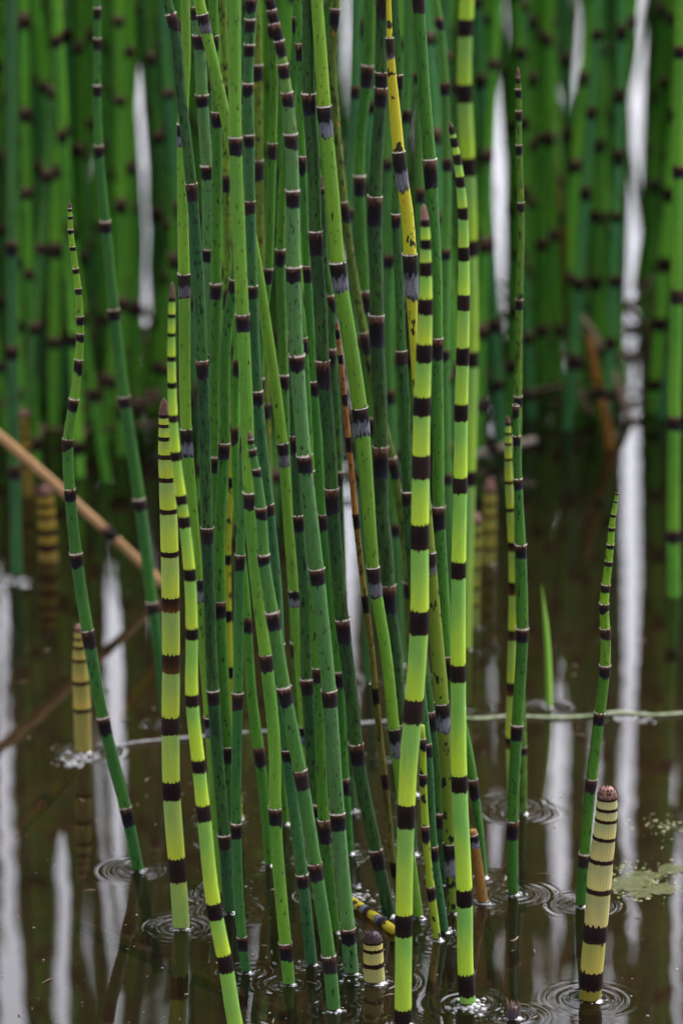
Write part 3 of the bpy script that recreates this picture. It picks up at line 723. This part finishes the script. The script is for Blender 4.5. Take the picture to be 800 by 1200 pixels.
for style, ss, pts, wid, nodes, tip, label, nm, cat, tint, ext in BACK:
    path, nd = traced(pts, wid, nodes, 15, ext)
    build_stem(nm, path, nd, style, ss, label, cat, N=14, fringe=False, young=ss != 'mature', tip=TIPS.get(tip), tint=tint, ragged=0.2)

# ------------------------------------------------------------------ the far stand of stems
GAPS = [(107,119,-5,45),(160,170,60,235),(98,105,130,265),(168,180,300,430),(397,408,-10,175),(579,594,15,400),(649,658,-10,100),(712,718,30,170),
        (739,747,100,295),(732,741,330,565),(759,765,370,475),(402,418,470,775),(730,748,490,835),(123,144,630,860),(648,664,790,1020)]
LOWGAPS = [(-5,12,650,1000),(36,50,800,945),(70,84,880,1090),(14,28,980,1210),(60,78,1040,1210),(124,140,1030,1150),(187,202,1090,1210),(207,230,880,1000),
        (308,330,1110,1210),(410,422,900,1010),(608,632,1060,1210),(691,704,930,1010),(744,766,1040,1210),(779,790,1060,1210)]
def gap_hits(P, w, gaps):
    n = 0
    for sgn in (1, -1):
        for p in P:
            x, y = project((p[0], p[1], sgn * p[2]))
            for a, b, c, d in gaps:
                if a - w < x < b + w and c < y < d:
                    n += 1
    return n
COLW = {'green': 'clear green', 'bright': 'bright yellowish-green', 'teal': 'blue-green', 'dark': 'dark green'}
placed = []
def far_stem(fx, Y, allow):
    for attempt in range(14):
        fq = fx + random.uniform(-8, 8) * (1 + attempt * 0.12)
        Yq = Y + random.uniform(-0.1, 0.1)
        x = (fq - 400) / FPX * (Yq * CP + CAMH * SP)
        if any((x - q[0]) ** 2 + (Yq - q[1]) ** 2 < 0.016 ** 2 for q in placed):
            continue
        H = random.uniform(0.60, 1.02)
        lx, ly = random.gauss(0, 0.038), random.gauss(0, 0.03)
        cx = random.gauss(0, 0.012)
        r0 = random.uniform(0.0044, 0.0065)
        for H in (H, H * 0.82, H * 0.66):
            zz = np.linspace(0, H, 26)
            t = zz / H
            P = np.stack([x + lx * zz + cx * np.sin(t * math.pi), Yq + ly * zz, zz], 1)
            w = 0.7 * r0 / px_size(P[5]) - 1.0
            if gap_hits(P, w, GAPS) <= allow and gap_hits(P, w, LOWGAPS) <= 6:
                break
        else:
            continue
        return x, Yq, H, lx, ly, r0, P, t
    return None
LAYERS = [(3.30, 18.0), (3.50, 15.0), (3.76, 15.0), (4.08, 15.0), (4.5, 12.5), (4.95, 12.5), (5.35, 13.0)]
deep_v, deep_f, deep_m = [], [], []
for li, (Yl, spx) in enumerate(LAYERS):
    fx = -70.0
    while fx < 870:
        fx += spx * random.uniform(0.6, 1.4)
        Yc = Yl + 0.10 * math.sin(fx * 0.011 + 0.4) + random.uniform(-0.08, 0.08) + (0.10 if fx > 560 and Yl < 3.8 else 0.0)
        res = far_stem(fx, Yc, 2 if Yl < 4 else 4)
        if res is None:
            continue
        x, Y, H, lx, ly, r0, P, t = res
        placed.append((x, Y))
        R = r0 * (1 - 0.25 * t ** 2) * np.where(t > 0.93, np.sqrt(np.clip((1 - t) / 0.07, 0.02, 1)), 1)
        path = Path(P, R)
        sp = random.uniform(0.060, 0.105)
        nodes, s = [], random.uniform(0.02, sp)
        while s < path.L - 0.02:
            nodes.append((s, random.uniform(0.011, 0.0155)))
            s += sp * random.uniform(0.8, 1.12) * (1 - 0.45 * (s / path.L) ** 3)
        st = random.choices(['green', 'bright', 'teal', 'dark'], [0.40, 0.24, 0.20, 0.16])[0]
        tn = {'green': (0.95, 1.0, 0.9), 'bright': (0.62, 0.8, 0.8), 'teal': (1.0, 1.0, 1.0), 'dark': (1.3, 1.4, 1.1)}[st]
        k = random.uniform(1.4, 2.4)
        if li >= 4:                    # too deep in the stand to tell apart one by one
            ss = np.linspace(-0.06, path.L, 9)
            v, f, uv = tube([path.at(q) for q in ss], [path.rad(q) for q in ss], 7, cap_top=True)
            n0 = len(deep_v); deep_v += v.tolist(); deep_f += [tuple(n0 + q for q in ff) for ff in f]; deep_m += [['green', 'bright', 'teal', 'dark'].index(st)] * len(f)
            for sn, h in nodes:
                v, f, uv = tube([path.at(sn - h / 2), path.at(sn), path.at(sn + h / 2)], [path.rad(sn) * q for q in (1.03, 1.08, 1.12)], 7)
                n0 = len(deep_v); deep_v += v.tolist(); deep_f += [tuple(n0 + q for q in ff) for ff in f]; deep_m += [4] * len(f)
            continue
        size = 'thin' if r0 < 0.0050 else ('thick' if r0 > 0.0059 else 'medium-thick')
        lean = 'upright' if abs(lx) < 0.015 else 'slanting'
        where = 'front edge' if Y < 3.62 else 'middle'
        top = 'tall' if H > 0.80 else 'short'
        build_stem('horsetail', path, nodes, st, random.choice(['mature', 'weathered', 'weathered']), '%s %s %s %s horsetail at the %s of the blurred far stand' % (size, top, lean, COLW[st], where),
                   'horsetail', 'horsetails of the far stand', N=8, fringe=False, young=False,
                   tip=None, tint=tuple(c * k for c in tn), ragged=0.12, step=0.04)
        if Y < 3.5 and -20 < fx < 820:
            feet.append((x, Y, r0))
o, _ = mesh_obj('far_horsetails', deep_v, deep_f, MAT['green'])
for st in ('bright', 'teal', 'dark'):
    o.data.materials.append(MAT[st])
o.data.materials.append(plain_mat('far_joints', (0.006, 0.004, 0.004), (0.06, 0.03, 0.022), 120, 0.7))
o.data.polygons.foreach_set('material_index', deep_m)
tag(o, 'deep mass of blurred green horsetails at the back of the far stand', 'horsetails', kind='stuff')
# dead stalks fallen in a tangle round the feet of the stand
lv, lf = [], []
for _ in range(150):
    fxp = random.uniform(-60, 860)
    Yq = random.uniform(3.34, 3.9) + (0.10 if fxp > 560 else 0.0)
    c = np.array([(fxp - 400) / FPX * (Yq * CP + CAMH * SP), Yq, random.uniform(0.0, 0.035)])
    an = random.uniform(0, math.pi); L = random.uniform(0.03, 0.10)
    d = np.array([math.cos(an), math.sin(an) * 0.7, random.gauss(0, 0.35)]) * L / 2
    v, f, uv = tube([c - d, c + np.array([0, 0, random.uniform(-0.004, 0.004)]), c + d], [random.uniform(0.0015, 0.0038)] * 3, 6, cap_top=True, cap_bot=True)
    n0 = len(lv); lv += v.tolist(); lf += [tuple(n0 + q for q in ff) for ff in f]
o, _ = mesh_obj('stalk_litter', lv, lf, plain_mat('litter', (0.012, 0.008, 0.005), (0.075, 0.045, 0.028), 60, 0.8))
tag(o, 'dark tangle of fallen dead stalks round the feet of the far stand', 'litter', kind='stuff')
print('far stems', len(placed))

# ------------------------------------------------------------------ dead stems, straws, blades
def rod(name, label, cat, pts3, rad, style, nodes=(), band=0.012, sstyle='mature', N=12, tint=(1, 1, 1)):
    P = np.array(pts3, float)
    # subdivide smoothly
    t = np.linspace(0, len(P) - 1, 4 * (len(P) - 1) + 1)
    Q = np.stack([hermite(np.arange(len(P)), P[:, i], t) for i in range(3)], 1) if len(P) > 2 else np.stack([np.interp(t, [0, 1], P[:, i]) for i in range(3)], 1)
    R = np.interp(t, np.linspace(0, len(P) - 1, len(rad)), rad)
    path = Path(Q, R)
    base = Q[0]
    root = empty(name, base.tolist())
    tag(root, label, cat)
    cuts = [0.0] + sorted(n * path.L for n in nodes) + [path.L]
    for i in range(len(cuts) - 1):
        ss = np.linspace(cuts[i], cuts[i + 1], max(4, int((cuts[i + 1] - cuts[i]) / 0.012)))
        v, f, uv = tube([path.at(q) for q in ss], [path.rad(q) for q in ss], N, cap_top=True, cap_bot=True)
        mesh_obj('internode', v, f, MAT[style], root, uv=uv, color=tint, parent_loc=base)
    for n in nodes:
        sheath(path, n * path.L, band, sstyle, root, base, N, 0.15, False, False)
    return root
F0 = on_water(196, 692)
rod('dry_straw', 'long tan dry straw leaning low over the water behind the lone wavy stem', 'straw',
    [F0 + np.array([0.01, 0, -0.008]), on_plane(150, 645, F0[1]), on_plane(70, 572, F0[1]), on_plane(0, 511, F0[1]), on_plane(-110, 420, F0[1])], [0.0036, 0.0036, 0.0038, 0.0042, 0.0042], 'straw', nodes=(0.27, 0.72), tint=(0.95, 0.82, 0.7))
F0 = on_water(742, 492)
rod('dry_straw', 'pale bent dead stem folded over a kink in front of the far stand', 'straw',
    [F0 + np.array([0, 0, -0.01]), on_plane(722, 445, F0[1]), on_plane(703, 405, F0[1]), on_plane(690, 383, F0[1]), on_plane(672, 362, F0[1])], [0.0036, 0.0036, 0.0035, 0.0034, 0.003], 'bleach', nodes=(0.62,), tint=(0.8, 0.66, 0.55))
F0 = on_water(716, 525)
rod('dead_reed', 'orange rotting stem with a pale upper end leaning beside the bent dead stem', 'reed',
    [F0 + np.array([0, 0, -0.01]), on_plane(710, 495, F0[1]), on_plane(699, 445, F0[1]), on_plane(690, 395, F0[1])], [0.0048, 0.0046, 0.0044, 0.004], 'orange', nodes=(0.55,), tint=(0.8, 0.8, 0.8))
Fa, Fb = on_water(545, 536, 0.004), on_water(628, 515, 0.02)
rod('dry_straw', 'bleached straw lying across the water in front of the far stand', 'straw', [Fa, (Fa + Fb) / 2 + np.array([0, 0, 0.001]), Fb], [0.0036, 0.0036, 0.003], 'bleach', nodes=(0.4,), tint=(0.85, 0.8, 0.75))
F0 = on_water(672, 420)
rod('dead_reed', 'tall tan-orange dead stem slanting among the far green stems', 'reed',
    [F0 + np.array([0, 0, -0.02]), on_plane(664, 330, F0[1]), on_plane(655, 250, F0[1]), on_plane(640, 140, F0[1]), on_plane(627, 30, F0[1]), on_plane(615, -90, F0[1])], [0.005, 0.005, 0.0048, 0.0045, 0.004], 'orange', nodes=(0.2, 0.36, 0.56, 0.74), band=0.014, tint=(0.75, 0.95, 1.6))
Fa, Fb = on_water(413, 1056, 0.004), on_water(462, 1091, 0.002)
rod('fallen_reed', 'fallen yellow and black stem fragment floating behind the stubby black-capped shoot', 'reed', [Fa, (Fa + Fb) / 2, Fb], [0.0026, 0.003, 0.003], 'yellow', nodes=(0.35, 0.7), band=0.010, sstyle='silver', tint=(0.9, 0.85, 0.9))
Fa, Fb = on_water(-20, 1018, -0.012), on_water(186, 782, -0.012)
rod('sunken_reed', 'long brown sunken stem lying under the water beside the yellow rosy-tipped shoot', 'reed', [Fa, (Fa + Fb) / 2 + np.array([0.004, 0, 0]), Fb], [0.004, 0.0045, 0.004], 'brown', nodes=(0.3, 0.65), tint=(1.1, 1.2, 1.2))
Fa, Fb = on_water(95, 1085, -0.03), on_water(330, 1190, -0.035)
rod('sunken_reed', 'short brown sunken stem lying on the mud by the thick ringed shoot', 'reed', [Fa, (Fa + Fb) / 2, Fb], [0.004, 0.0045, 0.004], 'brown', nodes=(0.4,), tint=(1.0, 1.1, 1.0))

def blade(name, label, cat, pts3, widths, mat, normal=(0, -1, 0.2), thick=0.0006):
    """a leaf blade: a lens-shaped strip with a mid rib and real thickness"""
    P = np.array(pts3, float)
    t = np.linspace(0, len(P) - 1, 6 * (len(P) - 1) + 1)
    Q = np.stack([hermite(np.arange(len(P)), P[:, i], t) for i in range(3)], 1)
    W = np.interp(t, np.linspace(0, len(P) - 1, len(widths)), widths)
    nrm = np.array(normal, float); nrm /= np.linalg.norm(nrm)
    verts, faces = [], []
    for k in range(len(Q)):
        tg = Q[min(k + 1, len(Q) - 1)] - Q[max(k - 1, 0)]; tg /= np.linalg.norm(tg)
        side = np.cross(tg, nrm); side /= np.linalg.norm(side)
        n2 = np.cross(side, tg)
        for a, b in ((-1, 0), (0, 1), (1, 0), (0, -0.4)):
            verts.append(Q[k] + side * a * W[k] / 2 + n2 * b * (thick + W[k] * 0.12))
    for k in range(len(Q) - 1):
        for j in range(4):
            j2 = (j + 1) % 4
            faces.append((4 * k + j, 4 * k + j2, 4 * k + 4 + j2, 4 * k + 4 + j))
    o, _ = mesh_obj(name, verts, faces, mat, origin=np.array(Q[0]))
    return tag(o, label, cat)
F0 = on_water(643, 829)
blade('grass_blade', 'single bright green grass blade standing in open water beside the three grouped stems', 'grass blade',
      [F0 + np.array([0, 0, -0.02]), F0, on_plane(642, 780, F0[1]), on_plane(639, 735, F0[1]), on_plane(634, 684, F0[1])], [0.0048, 0.005, 0.005, 0.004, 0.0004], M_BLADE, normal=(0.3, -1, 0.1))
feet.append((F0[0], F0[1], 0.0025))
def wpath(pts, z=0.0012):
    return [on_water(a, b, z) for a, b in pts]
blade('floating_grass', 'long pale green grass blade lying flat on the water past the slender wavy stem', 'grass blade',
      wpath([(515,839),(560,842),(600,839),(650,841),(690,839),(725,835),(765,838),(830,833)]), [0.002, 0.006, 0.003, 0.0065, 0.004, 0.0075, 0.005, 0.004], M_FLOATLEAF, normal=(0, 0, 1))
blade('floating_twig', 'pale wet stalk floating between the thick ringed shoot and the yellow rosy-tipped shoot', 'stalk',
      wpath([(128,876),(160,870),(200,866),(250,862),(290,858)]), [0.001, 0.004, 0.0045, 0.004, 0.003], M_PALETWIG, normal=(0, 0, 1))
blade('floating_twig', 'pale wet stalk floating behind the feet of the clump', 'stalk',
      wpath([(300,858),(360,853),(430,847),(500,842)], 0.0015), [0.003, 0.005, 0.0055, 0.002], M_PALETWIG, normal=(0, 0, 1))

# frayed black stub just out of the water
F0 = on_water(601, 1192)
root = empty('broken_stub', F0.tolist())
tag(root, 'frayed black broken stem stub poking out of the water past the foam', 'stub')
hp = px_size(F0)
v, f, uv = tube([F0 + np.array([0, 0, q]) for q in (-0.05, 0, 0.004, 0.0065)], [8 * hp, 8.5 * hp, 8 * hp, 7 * hp], 12, cap_top=True)
mesh_obj('stalk', v, f, M_TIPBLK, root, uv=uv, parent_loc=F0)
for k in range(9):
    th = k * 0.7 + random.uniform(-0.2, 0.2)
    b = F0 + np.array([math.cos(th) * 6.5 * hp, math.sin(th) * 6.5 * hp, 0.005])
    h = random.uniform(0.003, 0.0075)
    e = b + np.array([math.cos(th) * 0.001, math.sin(th) * 0.001, h])
    v, f, uv = tube([b, (b + e) / 2, e], [0.0009, 0.0007, 0.0002], 5, cap_top=True)
    mesh_obj('splinter', v, f, M_TIP, root, uv=uv, parent_loc=F0)
feet.append((F0[0], F0[1], 8 * hp))

# ------------------------------------------------------------------ water with menisci and ripples round every stem
def build_water():
    x0, x1, y0, y1 = -0.30, 0.30, 1.98, 3.62
    def ax(lo, hi, f):
        q = [lo]
        while q[-1] < hi:
            q.append(q[-1] + f(q[-1]))
        q[-1] = hi
        return np.array(q)
    xs = ax(x0, x1, lambda q: 0.0010)
    ys = ax(y0, y1, lambda q: 0.0011 if q < 2.75 else 0.0022)
    X, Yg = np.meshgrid(xs, ys)
    Z = np.zeros_like(X)
    r2 = np.random.default_rng(5)
    for fx, fy, r in feet:
        if not (x0 + 0.05 < fx < x1 - 0.05 and y0 < fy < y1 - 0.05):
            continue
        ix0, ix1 = np.searchsorted(xs, (fx - 0.06, fx + 0.06)); iy0, iy1 = np.searchsorted(ys, (fy - 0.06, fy + 0.06))
        dx = X[iy0:iy1, ix0:ix1] - fx; dy = Yg[iy0:iy1, ix0:ix1] - fy
        d = np.clip(np.hypot(dx, dy) - r, 0, None)
        amp = r2.uniform(0.00022, 0.00050)
        lam = r2.uniform(0.0052, 0.0070); reach = r2.uniform(0.006, 0.010)
        ang = np.arctan2(dy, dx)
        wob = 1 + 0.35 * np.sin(ang * 2 + r2.uniform(0, 6)) * np.clip(d / 0.01, 0, 1)
        rip = amp * wob * np.cos(2 * math.pi * d / lam + r2.uniform(0, 1)) * np.exp(-d / reach) * np.clip((0.030 - d) / 0.015, 0, 1)
        men = 0.0013 * np.exp(-d / 0.0016)
        Z[iy0:iy1, ix0:ix1] += rip + men
    # slow swell of the surface
    sw = np.zeros_like(Z)
    for _ in range(14):
        kx, ky = r2.normal(0, 70), r2.normal(0, 70)
        sw += 0.000004 * np.sin(kx * X + ky * Yg + r2.uniform(0, 6.28))
    edge = np.clip(np.minimum.reduce([X - x0, x1 - X, Yg - y0, y1 - Yg]) / 0.03, 0, 1)
    Z = (Z + sw) * edge
    ny, nx = X.shape
    v = np.stack([X.ravel(), Yg.ravel(), Z.ravel()], 1)
    idx = np.arange(nx * ny).reshape(ny, nx)
    f = np.stack([idx[:-1, :-1], idx[:-1, 1:], idx[1:, 1:], idx[1:, :-1]], -1).reshape(-1, 4)
    # far sheet round the fine patch, sharing its corners
    B = 300.0
    ext = np.array([(-B, -250, 0), (B, -250, 0), (B, 600, 0), (-B, 600, 0)], float)
    n0 = len(v)
    v = np.vstack([v, ext])
    c = [idx[0, 0], idx[0, -1], idx[-1, -1], idx[-1, 0]]
    f2 = np.array([(n0, n0 + 1, c[1], c[0]), (n0 + 1, n0 + 2, c[2], c[1]), (n0 + 2, n0 + 3, c[3], c[2]), (n0 + 3, n0, c[0], c[3])])
    f = np.vstack([f, f2])
    me = bpy.data.meshes.new('water')
    me.vertices.add(len(v)); me.vertices.foreach_set('co', v.astype(np.float32).ravel())
    me.loops.add(len(f) * 4); me.loops.foreach_set('vertex_index', f.astype(np.int32).ravel())
    me.polygons.add(len(f)); me.polygons.foreach_set('loop_start', (np.arange(len(f)) * 4).astype(np.int32))
    me.polygons.foreach_set('use_smooth', np.ones(len(f), dtype=bool))
    me.update(calc_edges=True)
    me.materials.append(M_WATER)
    o = bpy.data.objects.new('water', me)
    col.objects.link(o)
    o['kind'] = 'structure'
build_water()

# ------------------------------------------------------------------ foam, scum, algae, specks
ICO = None
def blob(c, rx, ry, rz, seed, N=7, K=4):
    vs, fs = [], []
    for k in range(1, K):
        ph = math.pi / 2 * (1 - k / K) * 1.0
        for j in range(N):
            th = 2 * math.pi * j / N + k * 0.4
            q = 1 + 0.25 * math.sin(seed * 7.1 + j * 2.3 + k)
            vs.append((c[0] + rx * q * math.cos(th) * math.sin(math.pi / 2 * k / (K - 1)), c[1] + ry * q * math.sin(th) * math.sin(math.pi / 2 * k / (K - 1)), c[2] + rz * math.cos(math.pi / 2 * k / (K - 1))))
    top = len(vs); vs.append((c[0], c[1], c[2] + rz))
    for k in range(K - 2):
        for j in range(N):
            j2 = (j + 1) % N
            fs.append((k * N + j, k * N + N + j, k * N + N + j2, k * N + j2))
    for j in range(N):
        fs.append((top, j, (j + 1) % N))
    return vs, fs
def scatter(name, label, cat, centres, mat, kind='stuff', hfac=0.6):
    V, F = [], []
    for i, (c, r) in enumerate(centres):
        vs, fs = blob(c, r, r * random.uniform(0.7, 1.2), r * hfac * random.uniform(0.6, 1.2), i)
        n = len(V)
        V += vs; F += [tuple(n + q for q in ff) for ff in fs]
    o, _ = mesh_obj(name, V, F, mat)
    return tag(o, label, cat, kind=kind)
def cluster(px, py, sx, sy, n, r0, r1):
    out = []
    for _ in range(n):
        w = on_water(px + random.gauss(0, sx), py + random.gauss(0, sy), -0.0001)
        out.append((w, random.uniform(r0, r1)))
    return out
scatter('foam', 'white bubbly foam round the foot of the slender banded young stem', 'foam', cluster(550, 1180, 12, 4, 60, 0.0006, 0.0022), M_FOAM)
scatter('foam', 'patch of clear bubbles beside the yellow rosy-tipped shoot', 'foam', cluster(86, 890, 11, 5, 40, 0.0008, 0.0028), M_FOAM)
scatter('foam', 'small pale scum patch at the foot of the stubby black-capped shoot', 'foam', cluster(425, 1150, 14, 3, 26, 0.0005, 0.0016) + cluster(420, 1050, 10, 5, 24, 0.0005, 0.002), M_FOAM)
scatter('foam', 'pale bubbly scum caught against the long floating grass blade', 'foam', cluster(738, 843, 12, 3, 46, 0.0005, 0.0020), M_FOAM)
scatter('foam', 'pale scum patch at the foot of the stem standing ahead of the far stand', 'foam', cluster(18, 684, 12, 3, 26, 0.0012, 0.0032), M_FOAM)
ring = []
for fx_, fy_, fr_ in feet:
    if fy_ > 2.75 or abs(fx_) > 0.3:
        continue
    a0 = random.uniform(0, 6.28)
    for _ in range(random.randint(6, 26)):
        an = a0 + random.gauss(0, 1.1)
        rr_ = fr_ + random.uniform(0.0003, 0.0016) + 0.004 * random.random() ** 4
        ring.append((np.array([fx_ + math.cos(an) * rr_, fy_ + math.sin(an) * rr_, 0.0004]), random.uniform(0.0003, 0.0011)))
scatter('foam', 'thin pale scum and bubbles clinging round the feet of the stems', 'foam', ring, M_FOAM)
alg = []
for _ in range(380):
    w = on_water(750 + random.gauss(0, 26), 1034 + random.gauss(0, 10), -0.0001)
    alg.append((w, 0.0003 + 0.0014 * random.random() ** 2.5))
scatter('algae', 'green and cream mat of floating algae past the fat cream shoot', 'algae', alg, M_ALGAE, hfac=0.35)
alg = []
for _ in range(110):
    w = on_water(775 + random.gauss(0, 16), 968 + random.gauss(0, 7), -0.0001)
    alg.append((w, 0.0003 + 0.0013 * random.random() ** 2.5))
def film(px, py, sx, sy, seed):
    r3 = np.random.default_rng(seed)
    V, F = [], []
    for k in range(9):
        cx_, cy_ = px + r3.normal(0, sx * 0.55), py + r3.normal(0, sy * 0.55)
        n0 = len(V); M = 18
        V.append(on_water(cx_, cy_, 0.0007 + 0.00008 * k))
        for j in range(M):
            th = 2 * math.pi * j / M
            q = (0.35 + 0.5 * r3.random()) * 0.8
            V.append(on_water(cx_ + math.cos(th) * sx * q, cy_ + math.sin(th) * sy * q, 0.0003 + 0.00008 * k))
        F += [(n0, n0 + 1 + j, n0 + 1 + (j + 1) % M) for j in range(M)]
    return V, F
V, F = film(748, 1036, 34, 12, 3)
M_FILM = plain_mat('algae_film', (0.022, 0.026, 0.006), (0.075, 0.08, 0.035), 420, 0.15)
M_FILM.node_tree.nodes['Principled BSDF'].inputs['Alpha'].default_value = 0.55
o, _ = mesh_obj('algae', V, F, M_FILM)
tag(o, 'soft olive film of algae on the water under the algae mat', 'algae', kind='stuff')
scatter('algae', 'small pale scrap of algae behind the algae mat', 'algae', alg, M_ALGAE, hfac=0.35)
sp = []
for _ in range(520):
    w = on_water(random.uniform(-40, 840), 640 + 580 * random.random() ** 0.7, 0.0)
    sp.append((w, 0.00028 + 0.0009 * random.random() ** 5))
scatter('floating_specks', 'fine pale specks of debris scattered over the water', 'debris', sp, M_SPECK, hfac=0.5)

bv, bf = [], []
for _ in range(70):
    w = on_water(random.uniform(-30, 830), random.uniform(700, 1200), 0.0006)
    an = random.uniform(0, math.pi); L = random.uniform(0.001, 0.005)
    d = np.array([math.cos(an), math.sin(an), 0]) * L
    v, f, uv = tube([w - d, w + np.array([random.uniform(-1, 1), random.uniform(-1, 1), 0]) * L * 0.3, w + d], [0.0003, random.uniform(0.0003, 0.0007), 0.00025], 5, cap_top=True, cap_bot=True)
    n0 = len(bv); bv += v.tolist(); bf += [tuple(n0 + q for q in ff) for ff in f]
o, _ = mesh_obj('floating_scraps', bv, bf, plain_mat('scraps', (0.02, 0.013, 0.008), (0.12, 0.085, 0.055), 90, 0.6))
tag(o, 'tiny brown scraps of stalk floating on the open water', 'debris', kind='stuff')

# the stand goes on to both sides beyond what the picture shows
ov, of, om = [], [], []
for (Yl, spx) in LAYERS:
    for side in (-1, 1):
        fx = 470.0
        while fx < 1150:
            fx += spx * 1.15 * random.uniform(0.6, 1.4)
            Y = Yl + random.uniform(-0.12, 0.12)
            x = side * fx / FPX * (Y * CP + CAMH * SP)
            H = random.uniform(0.60, 1.02); r0 = random.uniform(0.0044, 0.0065)
            zz = np.linspace(0, H, 10)
            lx, ly = random.gauss(0, 0.038), random.gauss(0, 0.03)
            path = Path(np.stack([x + lx * zz, Y + ly * zz, zz], 1), r0 * (1 - 0.3 * (zz / H) ** 2))
            ss = np.linspace(-0.06, path.L, 6)
            v, f, uv = tube([path.at(q) for q in ss], [path.rad(q) for q in ss], 7, cap_top=True)
            n0 = len(ov); ov += v.tolist(); of += [tuple(n0 + q for q in ff) for ff in f]; om += [random.choice((0, 0, 1, 2, 3))] * len(f)
            sn, sp_ = random.uniform(0.02, 0.08), random.uniform(0.06, 0.105)
            while sn < path.L - 0.02:
                v, f, uv = tube([path.at(sn - 0.006), path.at(sn), path.at(sn + 0.006)], [path.rad(sn) * q for q in (1.03, 1.08, 1.12)], 7)
                n0 = len(ov); ov += v.tolist(); of += [tuple(n0 + q for q in ff) for ff in f]; om += [4] * len(f)
                sn += sp_ * random.uniform(0.85, 1.1)
o, _ = mesh_obj('far_horsetails', ov, of, MAT['green'])
for st in ('bright', 'teal', 'dark'):
    o.data.materials.append(MAT[st])
o.data.materials.append(bpy.data.materials['far_joints'])
o.data.polygons.foreach_set('material_index', om)
tag(o, 'far stand of green horsetails going on past both edges of the view', 'horsetails', kind='stuff')
